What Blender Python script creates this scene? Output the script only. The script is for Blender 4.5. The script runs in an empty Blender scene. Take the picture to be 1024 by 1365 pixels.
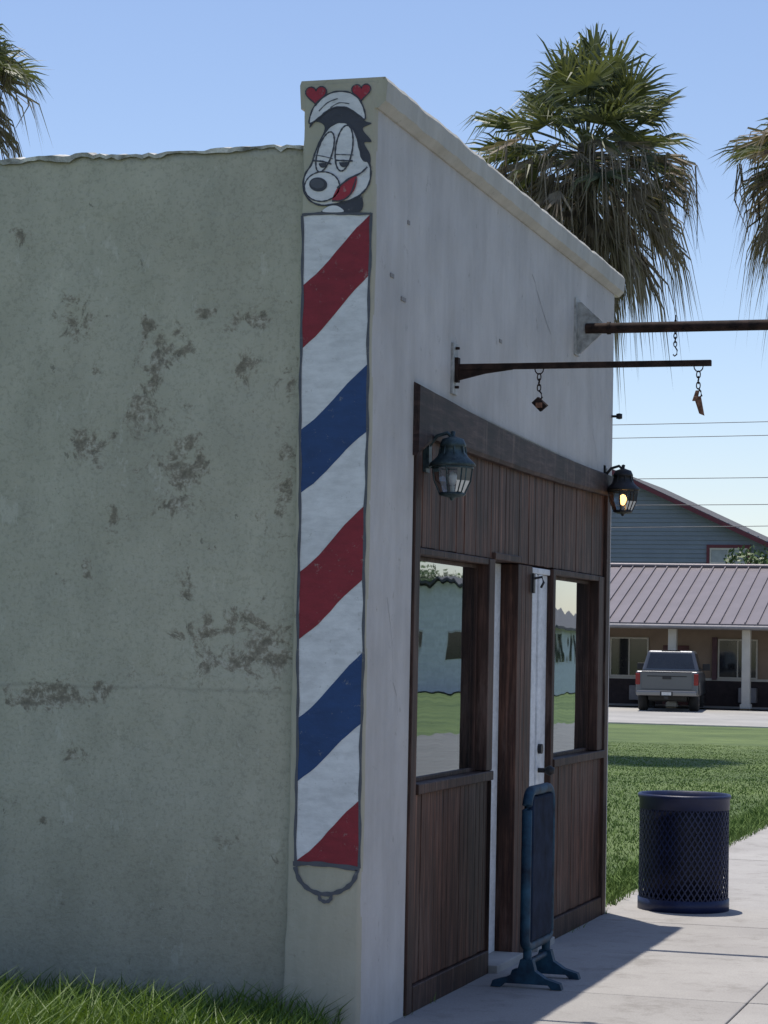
import bpy, math, random
from mathutils import Vector, Matrix, noise as mnoise
random.seed(7)
S = bpy.context.scene
S.view_settings.view_transform = 'Standard'
S.view_settings.look = 'None'
S.view_settings.exposure = 0
COL = S.collection

# ------------------------------------------------------------------ world / sun
SH = Vector((.55, -.66))            # ground offset of the shadow of a 4.1 m high edge
EL = math.atan2(4.1, SH.length)
AZ = math.atan2(-SH.x, -SH.y)
w = bpy.data.worlds.new("World"); S.world = w; w.use_nodes = True
nt = w.node_tree; bg = nt.nodes['Background']
sky = nt.nodes.new('ShaderNodeTexSky'); sky.sky_type = 'NISHITA'; sky.sun_disc = False
sky.sun_elevation = EL; sky.sun_rotation = AZ
sky.air_density = 1.0; sky.dust_density = 0.4; sky.ozone_density = 3.0
mx = nt.nodes.new('ShaderNodeMix'); mx.data_type = 'RGBA'; mx.blend_type = 'MULTIPLY'; mx.inputs[0].default_value = 1
mx.inputs[7].default_value = (1.05, .98, 1.01, 1)
nt.links.new(sky.outputs[0], mx.inputs[6]); nt.links.new(mx.outputs[2], bg.inputs[0]); bg.inputs[1].default_value = 0.15
sl = bpy.data.lights.new("sun", 'SUN'); sl.energy = 4.9; sl.angle = math.radians(.5); sl.color = (1, .94, .85)
so = bpy.data.objects.new("sun", sl); COL.objects.link(so)
sd = Vector((SH.x, SH.y, -4.1)).normalized()
so.rotation_euler = sd.to_track_quat('-Z', 'Y').to_euler()
so.location = (0, 0, 40)

# ------------------------------------------------------------------ camera
th = math.radians(17.26); pit = math.radians(3.21); r = .020
fh = Vector((-math.sin(th), math.cos(th), 0)); R = Vector((math.cos(th), math.sin(th), 0))
F = fh*math.cos(pit) + Vector((0, 0, math.sin(pit))); U = R.cross(F)
R2 = R*math.cos(r) + U*math.sin(r); U2 = U*math.cos(r) - R*math.sin(r)
cd = bpy.data.cameras.new("camera"); cam = bpy.data.objects.new("camera", cd); COL.objects.link(cam)
M4 = Matrix((R2, U2, -F)).transposed().to_4x4(); M4.translation = Vector((3.033, -9.53, 1.7))
cam.matrix_world = M4
cd.sensor_fit = 'VERTICAL'; cd.sensor_height = 24; cd.lens = 24*3100/1365
cd.clip_start = .1; cd.clip_end = 5000
S.camera = cam

# ------------------------------------------------------------------ materials
def nodes(m):
    m.use_nodes = True; t = m.node_tree; return t, t.nodes, t.links
def mk(t, kind, **kw):
    n = t.nodes.new(kind)
    for k, v in kw.items(): setattr(n, k, v)
    return n
def noise_tex(t, scale, detail=5, rough=.6, vscale=None, dist=0):
    tc = mk(t, 'ShaderNodeTexCoord'); src = tc.outputs['Object']
    if vscale:
        mp = mk(t, 'ShaderNodeMapping'); mp.inputs['Scale'].default_value = vscale
        t.links.new(src, mp.inputs[0]); src = mp.outputs[0]
    n = mk(t, 'ShaderNodeTexNoise'); n.inputs['Scale'].default_value = scale
    n.inputs['Detail'].default_value = min(detail, 2 if scale > 50 else (4 if scale > 15 else 5)); n.inputs['Roughness'].default_value = rough
    n.inputs['Distortion'].default_value = dist
    t.links.new(src, n.inputs['Vector']); return n.outputs['Fac']
def ramp(t, fac, stops):
    n = mk(t, 'ShaderNodeValToRGB'); cr = n.color_ramp
    while len(cr.elements) < len(stops): cr.elements.new(.5)
    for e, (p, c) in zip(cr.elements, stops):
        e.position = p; e.color = (c[0], c[1], c[2], 1) if hasattr(c, '__len__') else (c, c, c, 1)
    t.links.new(fac, n.inputs[0]); return n.outputs[0]
def mixc(t, fac, a, b, mode='MIX'):
    n = mk(t, 'ShaderNodeMix', data_type='RGBA', blend_type=mode)
    for s, v in ((n.inputs[0], fac), (n.inputs[6], a), (n.inputs[7], b)):
        if isinstance(v, (int, float)): s.default_value = v
        elif isinstance(v, tuple): s.default_value = (v[0], v[1], v[2], 1)
        else: t.links.new(v, s)
    return n.outputs[2]
def math_n(t, op, a, b=None, clamp=False):
    n = mk(t, 'ShaderNodeMath', operation=op, use_clamp=clamp)
    for i, v in enumerate((a, b)):
        if v is None: continue
        if isinstance(v, (int, float)): n.inputs[i].default_value = v
        else: t.links.new(v, n.inputs[i])
    return n.outputs[0]
def bump(t, h, strength, dist, prev=None):
    b = mk(t, 'ShaderNodeBump'); b.inputs['Strength'].default_value = strength
    b.inputs['Distance'].default_value = dist; t.links.new(h, b.inputs['Height'])
    if prev: t.links.new(prev, b.inputs['Normal'])
    return b.outputs[0]
def mat(name, c, rough=.8, var=.15, scale=4, vscale=None, bs=0, bd=.005, bscale=60, metal=0, c2=None, fine=0, spec=None):
    m = bpy.data.materials.new(name); t, N, L = nodes(m); p = N['Principled BSDF']
    p.inputs['Roughness'].default_value = rough; p.inputs['Metallic'].default_value = metal
    if spec is not None: p.inputs['Specular IOR Level'].default_value = spec
    f = noise_tex(t, scale, 4, .62, vscale)
    a = tuple(x*(1-var) for x in c); b = c2 if c2 else tuple(min(1, x*(1+var)) for x in c)
    col = ramp(t, f, [(.32, a), (.68, b)])
    if fine:
        f2 = noise_tex(t, scale*14, 4, .7, vscale)
        col = mixc(t, fine, col, ramp(t, f2, [(.35, .35), (.65, 1.0)]), 'MULTIPLY')
    L.new(col, p.inputs['Base Color'])
    if bs: L.new(bump(t, noise_tex(t, bscale, 3, .6), bs, bd), p.inputs['Normal'])
    return m

def px2w(px, py): return ((px-487+(py-856)*.02)*.00336, 4.155-(py-103)*.00325)
# painted stucco of the long side wall; "wear" is a per-vertex map of where the plaster has failed
def side_wall_mat():
    m = bpy.data.materials.new("flaking_painted_stucco"); t, N, L = nodes(m); p = N['Principled BSDF']
    p.inputs['Roughness'].default_value = .85
    tc = mk(t, 'ShaderNodeTexCoord')
    at = mk(t, 'ShaderNodeAttribute', attribute_name='wear'); acc = math_n(t, 'SUBTRACT', at.outputs['Fac'], 1.0)
    n1 = noise_tex(t, 9, 6, .74, dist=.5)
    k = math_n(t, 'ADD', acc, math_n(t, 'MULTIPLY', math_n(t, 'SUBTRACT', n1, .5), 4.8))
    mask = ramp(t, k, [(.20, 0), (.52, 1)])
    soft = ramp(t, k, [(-.0, 0), (.9, 1)])
    big = noise_tex(t, 1.1, 5, .6)
    base = ramp(t, big, [(.3, (.43, .405, .315)), (.7, (.525, .50, .395))])
    streak = noise_tex(t, 2.6, 5, .72, (1.3, 1, .6))
    base = mixc(t, .6, base, ramp(t, streak, [(.3, (.68, .70, .69)), (.60, (1, 1, 1))]), 'MULTIPLY')
    spk = noise_tex(t, 50, 2, .8)
    base = mixc(t, .45, base, ramp(t, spk, [(.34, .62), (.50, 1.0)]), 'MULTIPLY')
    n2 = noise_tex(t, 22, 4, .75)
    peel = ramp(t, n2, [(.36, (.085, .070, .050)), (.5, (.22, .185, .135)), (.62, (.52, .485, .40))])
    base = mixc(t, math_n(t, 'MULTIPLY', soft, .5), base, (.29, .26, .195))
    col = mixc(t, math_n(t, 'MULTIPLY', mask, .72), base, peel)
    pit_ = ramp(t, noise_tex(t, 15, 5, .7, (1, 1, .7)), [(.685, 0), (.71, 1)])
    col = mixc(t, math_n(t, 'MULTIPLY', pit_, .6), col, (.14, .13, .10))
    lgt = ramp(t, noise_tex(t, 5.5, 5, .75, (1.6, 1, .7)), [(.62, 0), (.66, 1)])
    col = mixc(t, math_n(t, 'MULTIPLY', lgt, .3), col, (.64, .62, .53))
    sx = mk(t, 'ShaderNodeSeparateXYZ'); L.new(tc.outputs['Object'], sx.inputs[0])
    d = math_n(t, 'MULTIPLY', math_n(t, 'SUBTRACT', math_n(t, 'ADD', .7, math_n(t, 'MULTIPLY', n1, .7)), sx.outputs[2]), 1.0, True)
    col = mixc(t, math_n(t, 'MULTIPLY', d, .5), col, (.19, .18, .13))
    j = math_n(t, 'ABSOLUTE', math_n(t, 'SUBTRACT', sx.outputs[2], math_n(t, 'ADD', 1.44, math_n(t, 'MULTIPLY', streak, .07))))
    col = mixc(t, math_n(t, 'MULTIPLY', math_n(t, 'SUBTRACT', 1, math_n(t, 'MULTIPLY', j, 80), True), math_n(t, 'MULTIPLY', big, .55)), col, (.18, .17, .14))
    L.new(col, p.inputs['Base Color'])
    L.new(bump(t, n2, .6, .010), p.inputs['Normal']); return m
def stucco_mat(name, c, c2):
    m = bpy.data.materials.new(name); t, N, L = nodes(m); p = N['Principled BSDF']; p.inputs['Roughness'].default_value = .8
    col = ramp(t, noise_tex(t, 1.6, 5, .6), [(.3, c), (.7, c2)])
    col = mixc(t, .5, col, ramp(t, noise_tex(t, 3, 5, .7, (2, 2, .4)), [(.3, (.72, .71, .69)), (.6, (1, 1, 1))]), 'MULTIPLY')
    col = mixc(t, .6, col, ramp(t, noise_tex(t, 9, 6, .8), [(.30, (.45, .43, .38)), (.39, (1, 1, 1))]), 'MULTIPLY')
    L.new(col, p.inputs['Base Color'])
    b1 = bump(t, noise_tex(t, 4, 4, .6), .6, .025)
    L.new(bump(t, noise_tex(t, 55, 2, .7), .4, .004, b1), p.inputs['Normal']); return m
def wood_mat(name, a, b, c, sc=(26, 26, 1.1)):
    m = bpy.data.materials.new(name); t, N, L = nodes(m); p = N['Principled BSDF']; p.inputs['Roughness'].default_value = .62
    p.inputs['Specular IOR Level'].default_value = .3
    f = noise_tex(t, 1.6, 6, .7, sc); col = ramp(t, f, [(.30, a), (.50, b), (.70, c)])
    geo = mk(t, 'ShaderNodeNewGeometry')
    col = mixc(t, .45, col, ramp(t, geo.outputs['Random Per Island'], [(0, .6), (1, 1.2)]), 'MULTIPLY')
    col = mixc(t, .9, col, ramp(t, noise_tex(t, 1.4, 5, .75, (1, 1, .6)), [(.34, .36), (.64, 1.35)]), 'MULTIPLY')
    gr = ramp(t, noise_tex(t, 2.1, 5, .75, (5, 5, .8)), [(.53, 0), (.70, .55)])
    col = mixc(t, gr, col, (.16, .105, .085))
    L.new(col, p.inputs['Base Color'])
    L.new(bump(t, f, .6, .004), p.inputs['Normal']); return m
def paint_mat(name, c, wear=(.3, .29, .26), amt=.5):
    m = bpy.data.materials.new(name); t, N, L = nodes(m); p = N['Principled BSDF']; p.inputs['Roughness'].default_value = .65
    col = ramp(t, noise_tex(t, 4, 4, .65), [(.3, tuple(x*.8 for x in c)), (.7, c)])
    col = mixc(t, .45, col, ramp(t, noise_tex(t, 14, 6, .7, (.7, 1, 2.2)), [(.35, .6), (.6, 1)]), 'MULTIPLY')
    mk_ = ramp(t, noise_tex(t, 22, 6, .8), [(.62, 0), (.70, amt)])
    col = mixc(t, mk_, col, wear); L.new(col, p.inputs['Base Color'])
    L.new(bump(t, noise_tex(t, 50, 3, .7), .5, .004), p.inputs['Normal']); return m
def leaf_mat(name, c1, c2, trans=.3, rough=.55, scale=3):
    m = bpy.data.materials.new(name); t, N, L = nodes(m); p = N['Principled BSDF']
    p.inputs['Roughness'].default_value = rough; p.inputs['Specular IOR Level'].default_value = .3
    geo = mk(t, 'ShaderNodeNewGeometry')
    f = math_n(t, 'ADD', math_n(t, 'MULTIPLY', geo.outputs['Random Per Island'], .5), math_n(t, 'MULTIPLY', noise_tex(t, scale, 2, .6), .55))
    col = ramp(t, f, [(.2, c1), (.85, c2)]); L.new(col, p.inputs['Base Color'])
    if trans:
        tr = mk(t, 'ShaderNodeBsdfTranslucent'); L.new(mixc(t, 1, col, (1.3, 1.35, .6), 'MULTIPLY'), tr.inputs[0])
        mx = mk(t, 'ShaderNodeMixShader'); mx.inputs[0].default_value = trans
        L.new(p.outputs[0], mx.inputs[1]); L.new(tr.outputs[0], mx.inputs[2]); L.new(mx.outputs[0], N['Material Output'].inputs[0])
    return m
def glass_mat(name, tint=(.6, .66, .66), refl=1.0, f0=1.5):
    m = bpy.data.materials.new(name); t, N, L = nodes(m); N.remove(N['Principled BSDF'])
    a = mk(t, 'ShaderNodeBsdfTransparent'); a.inputs[0].default_value = (*tint, 1)
    g = mk(t, 'ShaderNodeBsdfGlossy'); g.inputs['Roughness'].default_value = .012; g.inputs[0].default_value = (.80, .86, .90, 1)
    L.new(bump(t, noise_tex(t, 2.2, 2, .5), .10, .012), g.inputs['Normal'])
    fr = mk(t, 'ShaderNodeFresnel'); fr.inputs[0].default_value = f0
    mx = mk(t, 'ShaderNodeMixShader'); L.new(math_n(t, 'MULTIPLY', fr.outputs[0], refl, True), mx.inputs[0])
    L.new(a.outputs[0], mx.inputs[1]); L.new(g.outputs[0], mx.inputs[2]); L.new(mx.outputs[0], N['Material Output'].inputs[0]); return m
def emit_mat(name, c, s):
    m = bpy.data.materials.new(name); t, N, L = nodes(m); p = N['Principled BSDF']
    p.inputs['Emission Color'].default_value = (*c, 1); p.inputs['Emission Strength'].default_value = s
    p.inputs['Base Color'].default_value = (*c, 1); return m

SIDE = side_wall_mat()
STUC = stucco_mat("facade_stucco", (.43, .41, .39), (.56, .535, .51))
CAPM = stucco_mat("parapet_cap_stucco", (.40, .385, .34), (.54, .52, .47))
ENDM = stucco_mat("pilaster_paint_beige", (.40, .37, .285), (.48, .45, .35))
WOOD = wood_mat("weathered_cedar", (.018, .009, .007), (.066, .029, .019), (.19, .09, .06))
WOODH = wood_mat("weathered_header_board", (.018, .011, .011), (.04, .022, .020), (.09, .055, .048), (2.5, 2.5, 22))
WOODT = wood_mat("cedar_trim", (.016, .009, .007), (.045, .022, .016), (.10, .052, .038))
WHITE = paint_mat("white_door_paint", (.76, .77, .78), amt=.3)
MW = paint_mat("mural_white", (.78, .78, .79)); MR = paint_mat("mural_red", (.27, .018, .032))
MB_ = paint_mat("mural_blue", (.018, .062, .19)); MG = paint_mat("mural_outline_gray", (.10, .105, .125), amt=.4)
MK = paint_mat("mural_charcoal", (.055, .058, .075)); MP = paint_mat("mural_pale_red", (.40, .03, .05))
GLASS = glass_mat("window_glass", (.45, .50, .50), 2.8); LGL = glass_mat("lantern_glass", (.8, .83, .86), 3.0)
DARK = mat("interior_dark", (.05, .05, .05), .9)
IRON = mat("black_iron", (.02, .02, .022), .5, .3, 20, metal=.3, bs=.3)
RUST = mat("rusty_iron", (.018, .012, .011), .8, .5, 18, c2=(.045, .026, .02), bs=.5, bd=.003, spec=.2)
RUSTO = mat("orange_rusted_tin", (.16, .06, .03), .8, .5, 40, c2=(.32, .16, .1), bs=.5)
ZINC = mat("painted_steel_plate", (.30, .30, .28), .6, .3, 20, c2=(.48, .48, .46), bs=.3)
VERD = mat("verdigris_copper", (.022, .04, .048), .5, .4, 25, metal=.4, c2=(.07, .11, .12), bs=.3)
def concrete():
    m = bpy.data.materials.new("concrete_walk"); t, N, L = nodes(m); p = N['Principled BSDF']; p.inputs['Roughness'].default_value = .85
    geo = mk(t, 'ShaderNodeNewGeometry')
    col = ramp(t, noise_tex(t, .8, 5, .65), [(.3, (.30, .285, .27)), (.7, (.39, .375, .355))])
    col = mixc(t, .5, col, ramp(t, geo.outputs['Random Per Island'], [(0, .82), (1, 1.08)]), 'MULTIPLY')
    col = mixc(t, .5, col, ramp(t, noise_tex(t, 2.5, 5, .8), [(.34, (.55, .53, .5)), (.48, (1, 1, 1))]), 'MULTIPLY')
    col = mixc(t, .4, col, ramp(t, noise_tex(t, 110, 2, .7), [(.35, .6), (.6, 1)]), 'MULTIPLY')
    sp = ramp(t, noise_tex(t, 9, 3, .5), [(.735, 0), (.75, 1)]); col = mixc(t, math_n(t, 'MULTIPLY', sp, .6), col, (.08, .075, .07))
    L.new(col, p.inputs['Base Color']); L.new(bump(t, noise_tex(t, 60, 2, .7), .4, .004), p.inputs['Normal']); return m
CONC = concrete()
CURB = mat("concrete_curb", (.34, .33, .31), .85, .2, 2, bs=.3)
ASPH = mat("bleached_asphalt", (.15, .148, .14), .9, .2, 2, bs=.3, fine=.2)
PARK = mat("parking_concrete", (.34, .33, .31), .9, .16, .35, fine=.2)
SOIL = mat("turf_soil", (.075, .125, .03), .95, .25, .35, c2=(.125, .175, .05), bs=.5, bd=.02, bscale=30, fine=.35)
GBL = leaf_mat("grass_blade", (.085, .15, .03), (.14, .21, .052), 0, .8, .35)
GBW = leaf_mat("grass_blade_near", (.05, .10, .018), (.18, .26, .055), .25, .5, 2)

# ------------------------------------------------------------------ mesh builder
class MB:
    def __init__(s): s.v = []; s.f = []; s.m = []; s.sm = []
    def add(s, vs, fs, mi=0, smooth=False):
        o = len(s.v); s.v += [tuple(v) for v in vs]
        for f in fs: s.f.append(tuple(i+o for i in f)); s.m.append(mi); s.sm.append(smooth)
    def box(s, x0, x1, y0, y1, z0, z1, mi=0):
        s.add([(x0, y0, z0), (x1, y0, z0), (x1, y1, z0), (x0, y1, z0), (x0, y0, z1), (x1, y0, z1), (x1, y1, z1), (x0, y1, z1)],
              [(0, 3, 2, 1), (4, 5, 6, 7), (0, 1, 5, 4), (1, 2, 6, 5), (2, 3, 7, 6), (3, 0, 4, 7)], mi)
    def hexa(s, v8, mi=0):
        s.add(v8, [(0, 3, 2, 1), (4, 5, 6, 7), (0, 1, 5, 4), (1, 2, 6, 5), (2, 3, 7, 6), (3, 0, 4, 7)], mi)
    def prism(s, prof, a0, a1, axis, mi=0):
        n = len(prof)
        def P(u, v, a): return {'x': (a, u, v), 'y': (u, a, v), 'z': (u, v, a)}[axis]
        vs = [P(u, v, a0) for u, v in prof]+[P(u, v, a1) for u, v in prof]
        s.add(vs, [tuple(range(n)), tuple(range(2*n-1, n-1, -1))]+[(i, i+n, (i+1) % n+n, (i+1) % n) for i in range(n)], mi)
    def tube(s, pts, rad, mi=0, n=8, closed=False, caps=True):
        pts = [Vector(p) for p in pts]; k = len(pts); vs = []
        rs = rad if hasattr(rad, '__len__') else [rad]*k
        ref = Vector((0, 0, 1))
        for i, p in enumerate(pts):
            a = pts[(i-1) % k] if (closed or i > 0) else p; b = pts[(i+1) % k] if (closed or i < k-1) else p
            d = (b-a).normalized(); x = d.cross(ref)
            if x.length < .05: x = d.cross(Vector((0, 1, 0)))
            x.normalize(); y = d.cross(x)
            for j in range(n):
                an = 2*math.pi*j/n; vs.append(p+(x*math.cos(an)+y*math.sin(an))*rs[i])
        fs = []
        for i in range(k if closed else k-1):
            for j in range(n):
                a = i*n+j; b = i*n+(j+1) % n; c = ((i+1) % k)*n+(j+1) % n; d = ((i+1) % k)*n+j; fs.append((a, b, c, d))
        s.add(vs, fs, mi, True)
        if caps and not closed: s.add(vs[:n], [tuple(range(n-1, -1, -1))], mi); s.add(vs[-n:], [tuple(range(n))], mi)
    def lathe(s, prof, c, mi=0, n=24, smooth=True):
        vs = []
        for (rr, z) in prof:
            for j in range(n):
                a = 2*math.pi*j/n; vs.append((c[0]+rr*math.cos(a), c[1]+rr*math.sin(a), c[2]+z))
        fs = [(i*n+j, i*n+(j+1) % n, (i+1)*n+(j+1) % n, (i+1)*n+j) for i in range(len(prof)-1) for j in range(n)]
        s.add(vs, fs, mi, smooth)
    def build(s, name, mats, parent=None, bevel=0, segs=2, loc=None):
        me = bpy.data.meshes.new(name); me.from_pydata(s.v, [], s.f)
        for m in mats: me.materials.append(m)
        me.polygons.foreach_set('material_index', s.m); me.polygons.foreach_set('use_smooth', s.sm); me.update()
        o = bpy.data.objects.new(name, me); COL.objects.link(o)
        if parent: o.parent = parent
        if loc: o.location = loc
        if bevel:
            b = o.modifiers.new('bevel', 'BEVEL'); b.width = bevel; b.segments = segs; b.limit_method = 'ANGLE'; b.angle_limit = math.radians(40)
        return o
def empty(name, loc=(0, 0, 0), rz=0):
    e = bpy.data.objects.new(name, None); COL.objects.link(e); e.location = loc; e.rotation_euler = (0, 0, rz); e.empty_display_size = .3; return e

# ------------------------------------------------------------------ ground
def gz(y): return 0 if y < 15 else (-.3*(y-15)/40 if y < 55 else -.3)
YS = [-60, -30, -10, 0, 5, 10, 15, 25, 35, 45, 50, 55, 72, 120]
def strip(name, x0, x1, y0, y1, dz, m, top=None):
    b = MB(); ys = [y0]+[y for y in YS if y0 < y < y1]+[y1]
    for a, c in zip(ys[:-1], ys[1:]):
        b.add([(x0, a, gz(a)+dz), (x1, a, gz(a)+dz), (x1, c, gz(c)+dz), (x0, c, gz(c)+dz)], [(0, 1, 2, 3)])
    return b.build(name, [m])
b = MB()
ys = [-900, -60, 15, 25, 35, 45, 55, 120, 1500]
for a, c in zip(ys[:-1], ys[1:]): b.add([(-1200, a, gz(a)-.15), (1200, a, gz(a)-.15), (1200, c, gz(c)-.15), (-1200, c, gz(c)-.15)], [(0, 1, 2, 3)])
b.build("ground", [SOIL])
strip("lawn", -40, -.1, -40, 50, -.012, SOIL)
strip("parking_lot", -45, 2.9, 50, 82, .0, PARK)
b = MB(); b.box(-45, -.1, 49.85, 50.0, -.5, gz(50)+.03); b.build("parking_kerb", [CURB], bevel=.02)
strip("road", 3.05, 11, -200, 300, -.13, ASPH)
b = MB(); b.box(2.9, 3.05, -60, 15, -.2, .012)
b.hexa([(2.9, 15, -.2), (3.05, 15, -.2), (3.05, 50, -.5), (2.9, 50, -.5), (2.9, 15, .012), (3.05, 15, .012), (3.05, 50, gz(50)+.012), (2.9, 50, gz(50)+.012)])
b.build("kerb", [CURB], bevel=.015)
b = MB(); yy = 3.27-1.52*14
while yy < 49:
    for (x0, x1) in ((-.1, 1.396), (1.404, 2.9)):
        y1 = yy+1.512; a = gz(yy); c = gz(y1); q = random.uniform(0, .004)
        b.hexa([(x0, yy, a-.2), (x1, yy, a-.2), (x1, y1, c-.2), (x0, y1, c-.2), (x0, yy, a+.010+q), (x1, yy, a+.010+q), (x1, y1, c+.010+q), (x0, y1, c+.010+q)])
    yy += 1.52
b.build("sidewalk", [CONC], bevel=.007, segs=2)
b = MB()
for k in range(-10, 2): b.box(6.95, 7.07, k*6, k*6+3, -.126, -.122)
b.build("road_marking", [paint_mat("road_paint", (.6, .5, .12))])

# grass blades
def blades(name, n, xr, yr, h, wd, m, seed, far=False, zf=None, keep=None, hf=None):
    rnd = random.Random(seed); V = []; Fc = []
    for i in range(n):
        if far:
            q = rnd.random(); y = yr[0]+(yr[1]-yr[0])*q**1.5
        else: y = rnd.uniform(*yr)
        x = rnd.uniform(*xr)
        if keep and not keep(x, y): continue
        tuft = mnoise.noise(Vector((x*1.3, y*1.3, seed)))*.5+.5
        d = 1+(y-yr[0])/22 if far else 1
        hh = rnd.uniform(*h)*(.5+tuft); ww = wd*d*rnd.uniform(.7, 1.3)
        if far: hh *= max(.25, 1-(y-yr[0])/40)
        if hf: hh *= hf(x, y)
        a = rnd.uniform(0, 6.283); ca, sa = math.cos(a), math.sin(a); l = rnd.uniform(.2, 1.0)*hh; b_ = rnd.uniform(0, 6.283)
        lx, ly = math.cos(b_)*l, math.sin(b_)*l
        z = (zf(x, y) if zf else gz(y))-.015; o = len(V)
        if far:
            V += [(x-ca*ww, y-sa*ww, z), (x+ca*ww, y+sa*ww, z), (x+lx, y+ly, z+hh)]; Fc.append((o, o+1, o+2))
        else:
            V += [(x-ca*ww, y-sa*ww, z), (x+ca*ww, y+sa*ww, z), (x+ca*ww*.8+lx*.35, y+sa*ww*.8+ly*.35, z+hh*.6), (x-ca*ww*.8+lx*.35, y-sa*ww*.8+ly*.35, z+hh*.6), (x+lx, y+ly, z+hh*.95)]
            Fc += [(o, o+1, o+2, o+3), (o+3, o+2, o+4)]
    me = bpy.data.meshes.new(name); me.from_pydata(V, [], Fc); me.materials.append(m); me.update()
    ob = bpy.data.objects.new(name, me); COL.objects.link(ob); return ob
blades("lawn_grass", 170000, (-9.5, -.08), (5.3, 36), (.018, .055), .005, GBL, 3, far=True, keep=lambda x, y: x > -.27*(y+9.5)+2.0)
blades("verge_grass", 6000, (-.45, -.03), (5.25, 16), (.05, .13), .004, GBL, 5)
blades("joint_weeds", 500, (-.02, .035), (.02, 5.1), (.02, .07), .003, GBL, 6, keep=lambda x, y: mnoise.noise(Vector((0, y*2.5, 3))) > .1)
b = MB(); b.add([(-12, -6, -.01), (-.06, -6, -.01), (-.06, -.6, .03), (-12, -.6, .05), (-12, .1, .10), (-.06, .1, .02)], [(0, 1, 2, 3), (3, 2, 5, 4)])
b.build("soil_bank", [SOIL])
def zb(x, y): return .03+.06*min(1, max(0, -x/1.2)) if y > -2.5 else 0
blades("tall_grass", 24000, (-3.6, -.06), (-2.6, .03), (.06, .19), .004, GBW, 9, zf=zb)
blades("tall_grass", 12000, (-3.6, -.25), (-2.3, -.75), (.17, .35), .004, GBW, 19, zf=zb, hf=lambda x, y: .75+.25*min(1, max(0, (-x-.2)/.8)))

# ------------------------------------------------------------------ barber shop
shop = empty("barber_shop_building")
YE = 5.17
b = MB(); b.prism([(0, -.2), (.69, -.2), (.69, 2.87), (5.08, 2.77), (5.08, -.2), (YE, -.2), (YE, 4.0), (0, 4.05)], -.325, 0, 'x')
b.build("facade_wall", [STUC], shop, bevel=.014, segs=3)
b = MB(); vs = []; nz = 90
for i in range(nz+1):
    z = -.1+4.235*i/nz
    xl = -.335+.008*mnoise.noise(Vector((0, 0, z*2.2)))+.005*mnoise.noise(Vector((5, 0, z*9))); xr = .001+.005*mnoise.noise(Vector((9, 0, z*2.5)))+.002*mnoise.noise(Vector((9, 2, z*11)))
    fl = max(0, .5-z)*.03
    vs += [(xl-fl, .05, z), (xl+.006-fl, -.002, z), (xl+.014-fl, -.008, z), (xr-.016, -.008, z), (xr-.006, -.004, z), (xr, .006, z), (xr, .03, z)]
fs = [(i*7+j, i*7+j+1, i*7+j+8, i*7+j+7) for i in range(nz) for j in range(6)]
b.add(vs, fs, 0, True); b.build("pilaster_end_face", [ENDM], shop)
b = MB(); n = 90; vs = []
for i in range(n+1):
    y = -.005+(YE+.09+.005)*i/n; t_ = 4.155-.05*i/n
    jx = .007*mnoise.noise(Vector((0, y*3, 1)))+.005*mnoise.noise(Vector((0, y*14, 1))); jz = .008*mnoise.noise(Vector((3, y*4, 1)))+.006*mnoise.noise(Vector((3, y*15, 1)))
    ch = -.02*max(0, mnoise.noise(Vector((8, y*6, 1)))-.25)
    vs += [(-.352, y, t_-.02), (-.345, y, t_-.125), (.010, y, t_-.135), (.045+jx, y, t_-.105+jz), (.052+jx+ch, y, t_-.02+jz), (.04+jx+ch*2, y, t_+jz+ch), (-.345, y, t_+jz)]
fs = []
for i in range(n):
    for j in range(7):
        a = i*7+j; c = i*7+(j+1) % 7; fs.append((a, c, c+7, a+7))
fs += [tuple(n*7+j for j in range(6, -1, -1))]
b.add(vs, fs); b.add(vs[:7], [tuple(range(7))], 1); b.build("parapet_cap", [CAPM, ENDM], shop)
# side wall: lumpy plaster grid with a crumbling top edge and the wear map
def topz(x): return 3.875+.016*mnoise.noise(Vector((x*2.3, 0, 0)))+.018*mnoise.noise(Vector((x*9, 4, 0)))+.012*mnoise.noise(Vector((x*30, 4, 0)))
blobs = [(215, 462, 34, 30, 1), (185, 535, 24, 62, .85), (235, 635, 34, 54, 1), (90, 430, 28, 40, .85), (118, 592, 28, 28, .8),
         (328, 505, 20, 44, .6), (330, 425, 45, 14, .85), (378, 640, 22, 80, .7), (50, 940, 65, 24, .85), (75, 778, 16, 12, .7),
         (130, 930, 16, 24, .7), (245, 785, 16, 26, .6), (110, 770, 14, 26, .6), (275, 412, 16, 12, .85), (190, 425, 18, 26, .7),
         (100, 1030, 20, 20, .55), (335, 872, 80, 42, 1.05), (300, 1130, 22, 34, .4), (180, 635, 16, 16, .7), (282, 735, 18, 16, .6),
         (120, 490, 16, 26, .6), (20, 300, 40, 20, .3), (60, 1120, 40, 20, .4), (200, 910, 60, 14, .5), (360, 690, 20, 18, .6), (385, 500, 12, 90, .45), (150, 700, 30, 40, .35), (200, 300, 60, 30, .25)]
BL_ = [(px2w(a, c)[0]*1.05, px2w(a, c)[1], rx*.0038, ry*.0037, st) for a, c, rx, ry, st in blobs]
xs = [-.33-.03*i for i in range(290)]; NZ = 96; vs = []; wear = []
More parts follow.
